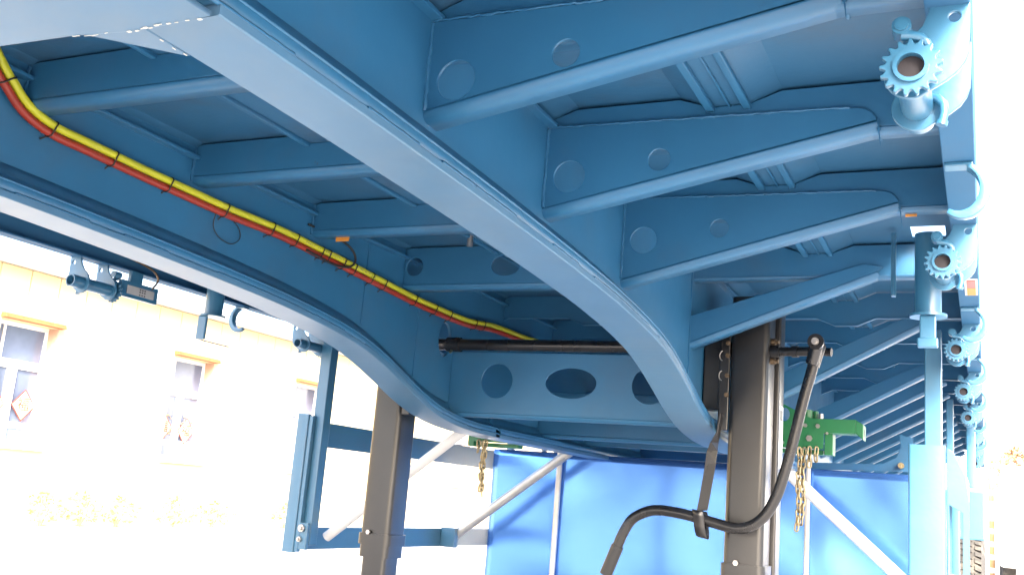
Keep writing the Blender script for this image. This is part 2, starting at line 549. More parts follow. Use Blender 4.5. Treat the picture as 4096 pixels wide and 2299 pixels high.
def crossmember(y, z0, holes=(), w=.055):
    yf = y - w
    x0, x1 = XL + .0065, XR - .0065
    te = top_edge(x0, x1)
    out = [(x0, z0 + .02), (x1, z0 + .02)] + te[::-1]
    me = plate_xz(out, holes, yf + .003, .006)
    l_ = MB(); lip(l_, (x0, z0), (x1, z0), yf, w)
    for (xa, za), (xb, zb2) in zip(te, te[1:]):
        if xb - xa > .012: l_.add([(xa, yf + .006, za - .001), (xb, yf + .006, zb2 - .001), (xb, yf + .07, zb2 - .001), (xa, yf + .07, za - .001), (xa, yf + .006, za - .005), (xb, yf + .006, zb2 - .005), (xb, yf + .07, zb2 - .005), (xa, yf + .07, za - .005)], [(0, 1, 2, 3), (7, 6, 5, 4), (2, 6, 7, 3), (0, 3, 7, 4), (1, 5, 6, 2)])
    return join('crossmember', [me, l_.mesh('lip')], M['blue'], T)

def channel(y, z0, side, w=.045, wavy=False, x_in=None):
    """upper channel running from web to rail; side +1 right, -1 left"""
    if side > 0: x0, x1 = XR + .0065, RAIL_R1 + .045
    else: x0, x1 = mx(RAIL_R1 + .045), XL - .0065
    yf = y
    te = top_edge(x0, x1, .007)
    if wavy:
        lo = [(x, pz(dp, x) - .104) for x in sorted([x0, x1] + [p[0] for p in dp if x0 < p[0] < x1])]
        return plate_xz(lo + te[::-1], [], yf + .003, .006)
    me = plate_xz([(x0, z0 + .012), (x1, z0 + .012)] + te[::-1], [], yf + .003, .006)
    l_ = MB(); lip(l_, (x0, z0), (x1, z0), yf, w, rad=.012)
    for (xa, za), (xb, zb2) in zip(te, te[1:]):
        if xb - xa > .012: l_.add([(xa, yf + .006, za - .001), (xb, yf + .006, zb2 - .001), (xb, yf + .07, zb2 - .001), (xa, yf + .07, za - .001), (xa, yf + .006, za - .005), (xb, yf + .006, zb2 - .005), (xb, yf + .07, zb2 - .005), (xa, yf + .07, za - .005)], [(0, 1, 2, 3), (7, 6, 5, 4), (2, 6, 7, 3), (0, 3, 7, 4), (1, 5, 6, 2)])
    return join('tmp', [me, l_.mesh('lip')], None, None)

def mirror_mesh(me):
    m2 = me.copy()
    m2.transform(Matrix.Translation((2 * XC, 0, 0)) @ Matrix.Scale(-1, 4, (1, 0, 0)))
    m2.flip_normals()
    return m2

def outrigger(y, z_root, tip=(-.193, .80), holes=True, side=1, strut=False, chan=True, zc=.797):
    """gusset plate with folded lower lip in front of its upper channel"""
    yf = y - .055
    xr = XR + .0065
    d = Vector((tip[0] - xr, tip[1] - z_root)); d.normalize(); n = Vector((-d.y, d.x))
    o = n * .02
    if strut:
        h = .095
        out = [(xr, z_root + .02), (tip[0] + o.x, tip[1] + o.y), (tip[0] + .012, tip[1] + .03), (tip[0] - .05, tip[1] + .045), (xr, z_root + .02 + h)]
        hs = []
    else:
        c = []
        for k in range(7):
            a = math.pi / 2 * k / 6
            c.append((tip[0] - .045 + .045 * math.sin(a) + .0, .852 - .045 + .045 * math.cos(a)))
        out = [(xr, z_root + .02), (tip[0] + o.x * .2, tip[1] + o.y)] + c[::-1] + [(xr, .864)]
        hs = [ring(-.88, .740, .039), ring(-.662, .767, .026)] if holes else []
    me = plate_xz(out, hs, yf - .004, .006)
    l_ = MB(); lip(l_, (xr, z_root), tip, yf - .007, .055)
    bm = bmesh.new(); bm.from_mesh(me); bm.from_mesh(l_.mesh('lip')); full = bpy.data.meshes.new('outrigger'); bm.to_mesh(full); bm.free()
    if side < 0: full = mirror_mesh(full)
    p = put('outrigger', full, M['blue'], T)
    if chan:
        cm = channel(yf + .001, zc, side)
        cm.name = 'upper_channel'; cm.data.materials.clear(); cm.data.materials.append(M['blue']); cm.parent = p
    return p

def weld_run(a, b, r_=.0045):
    a, b = Vector(a), Vector(b); n = max(int((b - a).length / .007), 4)
    pts = [a + (b - a) * i / n + Vector((random.uniform(-1, 1), random.uniform(-1, 1), random.uniform(-1, 1))) * .0012 for i in range(n + 1)]
    w = MB(); w.tube(pts, [r_ * random.uniform(.65, 1.25) for _ in pts], 6)
    put('weld_bead', w, M['blue'], T)
for y in (1.57, 2.14, 2.72):
    yf = y - .0625
    weld_run((XR + .0075, yf, zb(y) + .125), (XR + .0075, yf, .86))
    weld_run((XR + .008, yf - .001, .8655), (-.25, yf - .001, .853), .0028)
    weld_run((XL + .0075, y - .056, .80), (XL + .0075, y - .056, .905))
    weld_run((-.193, y - .058, .803), (-.193, y + .0, .799), .004)
for y in (-.74, -.155, .42, 1.0, 1.57, 2.14, 2.72):
    crossmember(y, .797)
    for s_ in (1, -1):
        outrigger(y, max(zb(y) + .104, .58), side=s_)
crossmember(3.33, .745, [ring(-2.012, .835, .037), ring(-1.617, .833, .060, .040), ring(-1.20, .835, .037)])
for s_ in (1, -1):
    outrigger(3.48, .552, tip=(-.31, .80), side=s_, strut=True, zc=.797)
YS = [4.27, 5.5, 6.08, 6.66, 7.24, 7.82, 8.4, 8.98, 9.6, 10.3, 11.0, 11.7]
for y in YS:
    for s_ in (1, -1):
        outrigger(y, .375, tip=(-.19, .79), side=s_, strut=True, chan=False)
for y in (4.2, 4.8, 5.4, 6.0, 6.6, 7.2, 7.8, 8.4, 9.0, 9.7, 10.4, 11.2):
    x0, x1 = mx(RAIL_R1 + .045), RAIL_R1 + .045
    xs = sorted([x0, x1] + [p[0] for p in dp if x0 < p[0] < x1])
    for a, b in ((x0, XL - .0065), (XL + .0065, XR - .0065), (XR + .0065, x1)):
        q = sorted([a, b] + [p[0] for p in dp if a < p[0] < b])
        lo = [(x, pz(dp, x) - .104) for x in q]; te = [(x, pz(dp, x) - .004) for x in q]
        me = plate_xz(lo + te[::-1], [], y, .007)
        l_ = MB()
        for (xa, za), (xb, zb2) in zip(lo, lo[1:]):
            l_.add([(xa, y - .008, za - .0055), (xb, y - .008, zb2 - .0055), (xb, y + .012, zb2 - .0055), (xa, y + .012, za - .0055), (xa, y - .008, za - .0005), (xb, y - .008, zb2 - .0005), (xb, y + .012, zb2 - .0005), (xa, y + .012, za - .0005)], [(3, 2, 1, 0), (4, 5, 6, 7), (0, 1, 5, 4), (2, 3, 7, 6)])
        join('cross_rib', [me, l_.mesh('lip')], M['blue'], T)

# transverse plates across the neck step
st1 = plate_xz([(XL + .0065, .318), (XR - .0065, .318), (XR - .0065, .572), (XL + .0065, .572)], [ring(-1.838, .453, .072), ring(-1.507, .453, .110, .061), ring(-1.176, .453, .072)], 3.735, .008)
l_ = MB(); lip(l_, (XL + .0065, .300), (XR - .0065, .300), 3.731, .03, rad=.018)
join('neck_plate', [st1, l_.mesh('lip')], M['blue'], T)
st2 = plate_xz([(XL + .0065, .310), (XR - .0065, .310), (XR - .0065, .52), (XL + .0065, .52)], [], 4.70, .008)
l_ = MB(); lip(l_, (XL + .0065, .290), (XR - .0065, .290), 4.696, .05, rad=.018)
join('neck_plate', [st2, l_.mesh('lip')], M['blue'], T)
for y in (5.35, 6.4, 7.5):
    bx = MB(); bx.box(XL + .0065, XR - .0065, y, y + .06, .30, .60)
    put('neck_plate', bx, M['blue'], T, bevel=.004)

# side rails: channel opening inwards
for s_ in (1, -1):
    poly = [(-.0115, .71), (-.070, .71), (-.070, .7165), (-.0185, .7165), (-.0185, .955), (-.070, .955), (-.070, .962), (-.0115, .962)]
    if s_ < 0: poly = [(mx(x), z) for x, z in poly]
    rb = MB()
    n = len(poly)
    vs = [(x, y, z) for y in (Y0, Y1) for x, z in poly]
    rb.add(vs, [(k, (k + 1) % n, n + (k + 1) % n, n + k) for k in range(n)])
    rail = put('side_rail', rb, M['rail'], T, bevel=.002)

# ------------------------------------------------------------------ strap winches, rope hooks
def gear_outline(ro, ri, n):
    pts = []
    for k in range(n):
        a = 2 * math.pi * k / n
        s1 = 2 * math.pi / n
        for f, r in ((0.0, ri), (.16, ri + .15 * (ro - ri)), (.34, ro * .985), (.46, ro), (.60, ro * .985), (.72, ri + .35 * (ro - ri)), (.86, ri)):
            pts.append((r * math.cos(a + f * s1), r * math.sin(a + f * s1)))
    return pts
gear_me = plate_xz(gear_outline(.0415, .0335, 17), [ring(0, 0, .0178)], 0.0, .010, .0012)
col_me = MB().pipe((0, -.010, 0), (0, .004, 0), .0235, .0178).mesh('gear_collar')
spool_mb = MB(); spool_mb.pipe((0, .006, 0), (0, .200, 0), .0225, .0178)
spool_mb.tube([(0.0, .155, 0), (0.0, .16, 0)], .0178, 20)
spool_me = spool_mb.mesh('spool')
dark_me = MB().tube([(0, .002, 0), (0, .005, 0)], .0176, 20).mesh('bore')
# bracket outline (x, z) relative to the spool axis on the right side: rail underside is at +0.10, outer rail edge at +0.075
def bracket_outline():
    p = []
    for k in range(13):                                   # round foot about the spool, from the inner side to below
        a = R(150) + R(135) * k / 12
        p.append((.037 * math.cos(a), .037 * math.sin(a)))
    p += [(.022, -.028), (.034, -.021), (.045, -.014), (.059, -.003), (.068, .010), (.073, .026), (.0745, .060), (.075, .104), (.022, .104), (.022, .090), (.014, .070), (-.004, .050), (-.022, .036)]
    return p
br_me = plate_xz(bracket_outline(), [ring(.055, .078, .008, .008, 16)], 0, .007, .0012)
def make_winch(parent, loc, rot, far=False):
    b = put('strap_winch', br_me, M['blue_clean'], parent, loc=(loc[0], loc[1] + (.022 if not rot else -.022), loc[2]))
    b.rotation_euler = (0, 0, rot)
    dy = -.022
    g_ = put('gear_wheel', gear_me, M['blue_clean'], b, loc=(0, dy, 0)); g_.rotation_euler = (0, random.uniform(0, .3), 0)
    put('gear_collar', col_me, M['blue_clean'], b, loc=(0, dy, 0))
    put('spool', spool_me, M['blue_clean'], b, loc=(0, dy, 0))
    put('bore_shade_disc', dark_me, M['dark'], b, loc=(0, dy, 0))  # dark disc drawn as the shade inside the hollow spool
    put('rear_bracket', br_me, M['blue_clean'], b, loc=(0, .125, 0))
    pw = MB()
    pw.cyl((-.012, -.028, .062), (-.012, .004, .062), .013, 16)
    pw.cyl((-.012, -.031, .062), (-.012, -.027, .062), .009, 12)
    arc = [(-.012, -.020, .050), (.000, -.020, .048), (.012, -.020, .044), (.020, -.020, .036), (.024, -.020, .027)]
    pw.tube(arc, [.008, .008, .007, .006, .004], 8)
    put('pawl', pw, M['blue_clean'], b)
    hk = MB()
    hk.tube([(.014, .117, .012), (.028, .113, .008), (.037, .110, -.004), (.038, .108, -.018), (.035, .108, -.030)], [.006, .0065, .0065, .0065, .0065], 8)
    hk.cyl((.035, .108, -.030), (.033, .108, -.037), .0085, 10)
    put('release_handle', hk, M['blue_clean'], b)
    return b
for i, (x, y, z) in enumerate([(-.086, 1.375, .615), (-.086, 2.49, .615), (-.088, 3.77, .615), (-.086, 4.94, .615), (-.085, 6.1, .615), (-.085, 7.6, .615), (-.085, 8.9, .615), (-.085, 10.2, .615)]):
    make_winch(T, (x, y, z), 0)
for x, y, z in [(-2.928, 1.40, .612), (-2.928, 2.665, .612), (-2.928, 3.99, .612), (-2.928, 5.3, .612)]:
    make_winch(T, (x, y, z), math.pi)

def hook_mesh():
    b = MB()
    pts = []
    for k in range(15):
        a = R(75) - R(200) * k / 14
        pts.append((.043 * math.cos(a), .050 * math.sin(a)))
    n = len(pts); prof = []
    w = .018
    vs = []; 
    for i, (x, z) in enumerate(pts):
        f = 1 - i / (n - 1); t = .005 + .016 * math.sin(math.pi * min(1, (i + 1) / n) * .9)
        d = Vector((x, z)).normalized()
        for s_, h in ((-1, -1), (1, -1), (1, 1), (-1, 1)):
            vs.append((x + d.x * t * h * .5, s_ * w * (.45 + .55 * f), z + d.y * t * h * .5))
    fs = []
    for i in range(n - 1):
        for k in range(4):
            fs.append((i * 4 + k, i * 4 + (k + 1) % 4, i * 4 + 4 + (k + 1) % 4, i * 4 + 4 + k))
    fs += [(3, 2, 1, 0), tuple((n - 1) * 4 + k for k in range(4))]
    b.add(vs, fs, True)
    b.box(-.03, .022, -.018, .018, .047, .055)
    return b.mesh('rope_hook')
hk_me = hook_mesh()
for y in (.85, 2.07, 3.50, 4.55, 5.6, 6.8, 8.2):
    put('rope_hook', hk_me, M['blue_clean'], T, loc=(-.037, y, .6545), bevel=.002)
for y in (2.07, 3.43, 4.7):
    o = put('rope_hook', hk_me, M['blue_clean'], T, loc=(mx(-.037), y, .6545), bevel=.002); o.rotation_euler = (0, 0, math.pi)

# stake sockets with hanging strap bars
def stake_socket(side):
    X = (lambda x: x) if side > 0 else mx
    b = MB(); b.cyl((X(-.148), 3.135, .615), (X(-.148), 3.135, .86), .037, 28)
    s_ = put('stake_socket', b, M['blue_clean'], T)
    w = MB(); w.cyl((X(-.148), 3.135, .607), (X(-.148), 3.135, .6149), .052, 28)
    put('washer_plate', w, M['blue_clean'], s_, bevel=.002)
    h = MB()
    if side > 0:
        h.box(X(-.170), X(-.125), 3.100, 3.112, .515, .6068)
        h.box(X(-.176), X(-.120), 3.094, 3.118, .512, .540)
    else:
        a, c = sorted((X(-.148), X(-.103)))
        h.box(a, c, 3.100, 3.112, .510, .6068)
    put('strap_bar', h, M['blue_clean'], s_, bevel=.004)
    if side < 0:
        k = MB(); k.tube([(X(-.108), 3.112, .513), (X(-.108), 3.15, .511), (X(-.108), 3.30, .5105)], .0028, 8)
        put('rod_end', k, M['steel'], s_)
    br = MB()
    br.box(X(-.262) if side > 0 else X(-.248), X(-.248) if side > 0 else X(-.262), 3.26, 3.285, .70, .905)
    put('socket_rib', br, M['blue_clean'], s_, bevel=.002)
    return s_
stake_socket(1); stake_socket(-1)

# ------------------------------------------------------------------ landing gear
def rbox(x0, x1, y0, y1, z0, z1, r, n=5):
    pts = []
    for cx_, cy_, a0 in ((x1 - r, y1 - r, 0), (x0 + r, y1 - r, 90), (x0 + r, y0 + r, 180), (x1 - r, y0 + r, 270)):
        for k in range(n + 1):
            a = R(a0 + 90 * k / n); pts.append((cx_ + r * math.cos(a), cy_ + r * math.sin(a)))
    b = MB(); m = len(pts)
    vs = [(x, y, z0) for x, y in pts] + [(x, y, z1) for x, y in pts]
    b.add(vs, [(k, (k + 1) % m, m + (k + 1) % m, m + k) for k in range(m)], True)
    b.add(vs[:m], [tuple(range(m - 1, -1, -1))]); b.add(vs[m:], [tuple(range(m))])
    return b
def landing_leg(side):
    x0, x1 = (-.838, -.700) if side > 0 else (-2.345, -2.208)
    leg = put('landing_leg', rbox(x0, x1, 3.60, 3.742, -.30, .775, .022), M['black'], T)
    tag(leg, 'black landing leg with crank on its right side' if side > 0 else 'brown lit landing leg without crank', None)
    zc = -.175 if side > 0 else -.205
    c = rbox(x0 - .008, x1 + .008, 3.592, 3.75, zc - .045, zc, .026)
    put('collar', c, M['black'], leg)
    inner = rbox(x0 + .012, x1 - .012, 3.612, 3.73, GZ + .05, -.2999, .018)
    put('inner_leg', inner, M['black'], leg)
    ft = MB(); ft.box(x0 - .06, x1 + .06, 3.53, 3.81, GZ + .002, GZ + .05)
    put('foot', ft, M['black'], leg, bevel=.01)
    # rear housing plate, a bit wider to the outside
    bx = rbox(x0 + .006, x1 + .012, 3.765, 3.86, -.30, .775, .008) if side > 0 else rbox(x0 + .01, x1 - .006, 3.765, 3.84, -.30, .775, .008)
    if side > 0: put('back_housing', bx, M['black'], leg)
    jn = MB(); jn.box(x0 + .02, x1 - .02, 3.7425, 3.7645, -.30, .77)
    if side > 0: put('spacer', jn, M['black'], leg)
    bl = MB()
    bl.cyl(((x0 + x1) / 2 - .02, 3.585, zc + .004), ((x0 + x1) / 2 - .02, 3.592, zc + .004), .010, 6)
    put('bolt', bl, M['steel'], leg)
    # mounting plate between leg and beam web, with bolts
    xm0, xm1 = (-.876, -.839) if side > 0 else (-2.207, -2.17)
    mp = MB(); mp.box(xm0, xm1, 3.605, 3.625, .285, .70); mp.box(xm0 - (.062 if side > 0 else -.037), xm0 + (.012 if side > 0 else .09), 3.625, 3.70, .36, .70)
    mpo = put('mount_plate', mp, M['black'], leg, bevel=.003)
    for z in (.60, .555, .482, .412):
        q = MB(); q.cyl((xm1 - .006, 3.604, z), (xm1 - .006, 3.592, z), .0085, 6)
        put('bolt', q, M['rust'], mpo)
    for z in (.555, .482):
        q = MB()
        q.tube([(xm0 + .012 - .012 * math.cos(R(a)), 3.602, z + .018 * math.sin(R(a))) for a in range(-80, 81, 20)], .0022, 6)
        put('clip_ring', q, M['steel'], mpo)
    if side > 0:
        lb = MB(); lb.add([(x1 + .0131, 3.775, .17), (x1 + .0131, 3.85, .17), (x1 + .0131, 3.85, .40), (x1 + .0131, 3.775, .40)], [(0, 1, 2, 3)])
        put('sticker', lb, M['white'], leg)
        lb = MB()
        for k in range(4):
            lb.add([(x1 + .0135, 3.785 + .014 * k, .345), (x1 + .0135, 3.795 + .014 * k, .345), (x1 + .0135, 3.795 + .014 * k, .385), (x1 + .0135, 3.785 + .014 * k, .385)], [(0, 1, 2, 3)])
        put('sticker_print', lb, M['label_ink'], leg)
    return leg
legR = landing_leg(1); legL = landing_leg(-1)
sh = MB(); sh.cyl((-2.21, 3.66, .592), (-.838, 3.66, .592), .024, 20)
shaft = put('cross_shaft', sh, M['tube_black'], T)
c_ = MB(); c_.cyl((-2.045, 3.66, .592), (-1.985, 3.66, .592), .031, 20)
put('shaft_coupling', c_, M['tube_black'], shaft)
c_ = MB(); c_.cyl((-2.01, 3.63, .562), (-2.01, 3.62, .552), .006, 6)
put('bolt', c_, M['brass'], shaft)

# crank: gear-box stub, fork joint, bent tube, hanging strap hook
cs = MB()
cs.cyl((-.70, 3.64, .578), (-.53, 3.61, .577), .017, 16); cs.cyl((-.70, 3.64, .578), (-.665, 3.634, .578), .024, 16)
cs.cyl((-.62, 3.626, .577), (-.60, 3.622, .577), .021, 16); cs.cyl((-.535, 3.611, .577), (-.483, 3.603, .574), .015, 16)
stub = put('crank_stub', cs, M['tube_black'], T)
for z in (.615, .545):
    q = MB(); q.cyl((-.70, 3.65, z), (-.684, 3.648, z), .013, 6); q.cyl((-.684, 3.648, z), (-.672, 3.646, z), .007, 10)
    put('bolt', q, M['rust'], stub)
fk = MB()
for yy in (3.475, 3.525):
    fk.tube([(-.513, yy, .600), (-.515, yy, .585), (-.521, yy, .555), (-.531, yy, .51)], [.014, .025, .022, .0195], 16)
pts_ring = MB()
for yy in (3.482, 3.592):
    pass
fk.pipe((-.515, 3.448, .585), (-.515, 3.466, .585), .027, .016, 20); fk.cyl((-.515, 3.4475, .585), (-.515, 3.60, .585), .012, 12)
put('crank_fork', fk, M['tube_black'], stub)
q = MB(); q.cyl((-.515, 3.438, .585), (-.515, 3.4475, .585), .0125, 16); q.cyl((-.515, 3.430, .585), (-.515, 3.438, .585), .008, 6)
put('pivot_bolt', q, M['steel'], stub)
CR = [(-.518, .560), (-.534, .49), (-.560, .386), (-.595, .223), (-.625, .108), (-.644, .054), (-.675, -.001), (-.72, -.040), (-.774, -.053), (-.843, -.042), (-.927, -.025), (-.998, -.016), (-1.056, -.015), (-1.099, -.027), (-1.142, -.054), (-1.169, -.097), (-1.195, -.162), (-1.227, -.248)]
crk = MB(); crk.tube(catmull([(x, 3.5, z) for x, z in CR], 5), .0185, 16)
crank = put('crank_handle', crk, M['tube_black'], stub)
cl = MB(); cl.pipe((-1.190, 3.5, -.150), (-1.229, 3.5, -.254), .0225, .018, 18)
put('handle_sleeve', cl, M['tube_black'], stub)
# strap hook: flat bar hanging from the beam, twisted once, curled under the tube
ST = [(-.846, .336, 90), (-.853, .272, 88), (-.866, .235, 60), (-.873, .205, 10), (-.877, .160, 0), (-.893, .042, 0), (-.900, -.004, 0)]
sb = MB(); vs = []; fs = []
for x, z, tw in ST:
    w = .019; u = Vector((math.cos(R(tw)), math.sin(R(tw)), .12 * math.cos(R(tw)))); nn = Vector((-math.sin(R(tw)), math.cos(R(tw)), 0)) * .0025
    c = Vector((x, 3.535, z))
    for k in (c - u * w - nn, c + u * w - nn, c + u * w + nn, c - u * w + nn): vs.append(tuple(k))
for i in range(len(ST) - 1):
    for k in range(4): fs.append((i * 4 + k, i * 4 + (k + 1) % 4, i * 4 + 4 + (k + 1) % 4, i * 4 + 4 + k))
sb.add(vs, fs)
strap = put('hook_strap', sb, M['tube_black'], T, bevel=.001)
hb = MB(); vs = []; fs = []
cx_, cz_ = -.906, -.045
path = [(3.535, -.004), (3.5345, -.03), (3.533, -.075), (3.525, -.090), (3.512, -.094), (3.495, -.090), (3.482, -.075), (3.478, -.055), (3.478, -.022), (3.470, -.004)]
for i, (y, z) in enumerate(path):
    x = -.900 - (.004 + z) * -.14 * -1
    y2, z2 = path[min(i + 1, len(path) - 1)]; y1, z1 = path[max(i - 1, 0)]
    t = Vector((y2 - y1, z2 - z1)).normalized(); n = Vector((-t.y, t.x)) * .0022
    for a, b in ((-1, -1), (1, -1), (1, 1), (-1, 1)):
        vs.append((x + a * .019, y + n.x * b, z + n.y * b - .003 * a))
for i in range(len(path) - 1):
    for k in range(4): fs.append((i * 4 + k, i * 4 + (k + 1) % 4, i * 4 + 4 + (k + 1) % 4, i * 4 + 4 + k))
fs += [(0, 1, 2, 3), tuple((len(path) - 1) * 4 + k for k in (3, 2, 1, 0))]
hb.add(vs, fs, True)
put('hook_end', hb, M['tube_black'], strap)

# ------------------------------------------------------------------ side guards
def side_guard(side):
    if side > 0:
        px0, px1, yp = -.253, -.128, 3.92
        sx0, sx1 = -.200, -.142
        rx0, rx1 = -.128, -.085
    else:
        px0, px1, yp = -2.972, -2.908, 3.92
        sx0, sx1 = -2.906, -2.845
        rx0, rx1 = -2.965, -2.925
    g0 = MB(); g0.box(sx0, sx1, 3.955, 4.015, -.31 if side < 0 else -.34, .72)
    post = put('side_guard', g0, M['blue_clean'], T, bevel=.004)
    tag(post, 'side guard at the right edge, pale in the light' if side > 0 else 'dark side guard frame at the left edge')
    p = rbox(px0, px1, yp, yp + .028, -.348, .293, .006)
    if side < 0:
        p.box(px1 + .001, px1 + .02, yp + .008, yp + .03, -.343, .285)
    else:
        p = rbox(px0, px1, yp, yp + .03, -.37, .293, .010)
    put('front_plate', p, M['blue_clean'], post)
    for z0, z1 in ((.148, .266), (-.337, -.235)):
        rb = rbox(rx0, rx1, 4.016, 6.25, z0, z1, .008)
        put('guard_rail', rb, M['blue_clean'], post)
    p2 = MB(); p2.box(sx0 + .003, sx1 - .018, 6.13, 6.18, -.345, .72)
    put('rear_post', p2, M['blue_clean'], post, bevel=.004)
    if side > 0:
        put('side_plate', plate_xz([(-.1265, .290), (-.105, .276), (-.064, .190), (-.054, .10), (-.054, -.37), (-.1265, -.37)], [[(-.119, .088), (-.076, .062), (-.076, -.150), (-.119, -.150)]], 3.965, .006), M['blue_clean'], post)
        put('inner_channel', rbox(-.122, -.095, 4.35, 4.40, -.23, .14, .004), M['blue_clean'], post)
    # lug with bolts at the foot, for the stay rod
    b = MB()
    xm = (sx0 + sx1) / 2
    lug = rbox(xm - .03, xm + .03, 3.93, 3.952, -.33, -.21, .005)
    lo = put('lug_plate', lug, M['blue_clean'], post)
    for dx, z, r_ in ((.0, -.235, .017), (-.006, -.285, .012)):
        q = MB(); q.cyl((xm + dx, 3.93, z), (xm + dx, 3.918, z), r_, 12); q.cyl((xm + dx, 3.918, z), (xm + dx, 3.908, z), r_ * .55, 6)
        put('bolt', q, M['steel'], lo)
    return post
side_guard(1); side_guard(-1)
# rear outer box post in line with the right guard
bx = rbox(-.108, -.058, 6.9, 7.1, .27, .70, .006); put('hanger_plate', bx, M['blue_clean'], T)
bx = MB(); bx.box(-.34, -.012, 7.50, 7.53, -.05, .27); put('mudguard_front', bx, M['blue_clean'], T, bevel=.008)

def stay(a, b, r_, bracket=None, m='zinc'):
    t = MB(); t.tube([a, b], r_, 14)
    o = put('stay_rod', t, M[m], T)
    if bracket:
        q = MB(); q.box(*bracket); put('rod_bracket', q, M['blue_clean'], o, bevel=.003)
    return o
stay((-2.868, 5.42, -.275), (-2.10, 5.42, .310), .027, (-2.924, -2.83, 5.36, 5.405, -.337, -.225))
q = MB(); q.cyl((-2.855, 5.392, -.272), (-2.855, 5.378, -.272), .018, 12); put('bolt', q, M['steel'], T)
stay((-2.868, 4.12, -.275), (-2.12, 4.12, .310), .024, m='white')  # white colour stands in for the strong light washing out this rod
stay((-1.02, 5.42, .300), (-.24, 5.42, -.372), .031, m='white')

# ------------------------------------------------------------------ glossy panel across the rear, trims, mudguard support
pn = MB()
nx, nz = 60, 24
x0, x1, z0, z1 = -2.745, -.25, -.66, .262
vs = []; fs = []
for j in range(nz + 1):
    for i in range(nx + 1):
        u = i / nx; v = j / nz
        x = x0 + (x1 - x0) * u; z = z0 + (z1 - z0) * v
        y = 5.62 + .006 * math.sin(7.1 * u * math.pi + 2 * v) * math.sin(math.pi * v) + .005 * math.sin(4 * u * math.pi + 5 * v) + .002 * math.sin(17 * u + 9 * v)
        vs.append((x, y, z))
for j in range(nz):
    for i in range(nx):
        a = j * (nx + 1) + i; fs.append((a, a + 1, a + nx + 2, a + nx + 1))
pn.add(vs, fs, True)
panel = put('splash_panel', pn, M['panel'], T)
so = panel.modifiers.new('thick', 'SOLIDIFY'); so.thickness = .004; so.offset = 1
for xx, w in ((-2.29, .017), (-.858, .014)):
    t = MB(); t.cyl((xx, 5.585, -.66), (xx, 5.585, .305), w, 12)
    put('panel_bar', t, M['zinc'], T)
for xx in (-2.42, -2.34, -2.22):
    t = MB(); t.box(xx - .012, xx + .012, 5.63, 5.66, .255, .32)
    put('panel_clip', t, M['blue_clean'], T, bevel=.002)
fs_out = [(-.948, .262), (-.36, .283), (-.345, .46), (-.418, .479), (-.407, .415), (-.43, .355), (-.50, .316), (-.66, .309), (-.948, .300)]
put('mudguard_bracket', plate_xz(fs_out, [ring(-.405, .312, .010, .010, 12)], 5.75, .008), M['blue'], T)
q = MB(); q.cyl((-.405, 5.72, .312), (-.405, 5.746, .312), .016, 10); q.cyl((-.41, 5.70, .312), (-.41, 5.72, .312), .010, 8)
put('bolt', q, M['brass'], T)

# wheels
def wheel(x, y):
    r_o, wd = .395, .26
    prof = [(.24, -wd / 2), (.33, -wd / 2 - .01), (.375, -wd / 2 + .01), (r_o - .008, -wd / 2 + .035), (r_o, -.06), (r_o, .06), (r_o - .008, wd / 2 - .035), (.375, wd / 2 - .01), (.33, wd / 2 + .01), (.24, wd / 2)]
    b = MB(); b.lathe(prof, lambda a, c, h: (x - wd / 2 + h, y + a, GZ + r_o + c), 48)
    for k in range(48):
        a = 2 * math.pi * k / 48
        for h0, h1, da in ((-.115, -.075, .0), (-.06, -.022, .35), (-.018, .018, .0), (.022, .06, .35), (.075, .115, 0)):
            aa = a + da * 2 * math.pi / 48
            c0 = Vector((0, math.cos(aa), math.sin(aa))); tt = Vector((0, -math.sin(aa), math.cos(aa)))
            rr0, rr1 = r_o - .016, r_o + .007
            base = Vector((x - wd / 2, y, GZ + r_o)); ww = .018
            pts = [base + Vector((h, 0, 0)) + c0 * rr + tt * (s_ * ww + (h - h0) * .3) for h in (h0, h1) for rr in (rr0, rr1) for s_ in (-1, 1)]
            b.add(pts, [(0, 1, 3, 2), (4, 6, 7, 5), (2, 3, 7, 6), (0, 2, 6, 4), (1, 5, 7, 3)])
    w = put('wheel', b, M['tyre'], T)
    rm = MB(); rm.lathe([(.245, -.12), (.235, -.05), (.10, .02), (.09, .06), (0.001, .06)], lambda a, c, h: (x - wd / 2 + h, y + a, GZ + r_o + c), 28)
    put('rim', rm, M['zinc'], w)
    return w
for y in (8.1, 9.3): wheel(-.02, y)
for y in (8.1, 9.3): wheel(-2.73, y)
for y in (8.1, 9.3):
    mg = MB(); vs = []; fs = []
    n = 18
    for i in range(n + 1):
        a = R(10 + 105 * i / n)
        for xx in (-.33, .0):
            for rr in (.47, .476): vs.append((xx, y + rr * math.cos(a), GZ + .395 + rr * math.sin(a)))
    for i in range(n):
        o = i * 4
        fs += [(o, o + 2, o + 6, o + 4), (o + 1, o + 5, o + 7, o + 3), (o, o + 4, o + 5, o + 1), (o + 2, o + 3, o + 7, o + 6)]
    mg.add(vs, fs, True); put('mudguard', mg, M['white'], T)

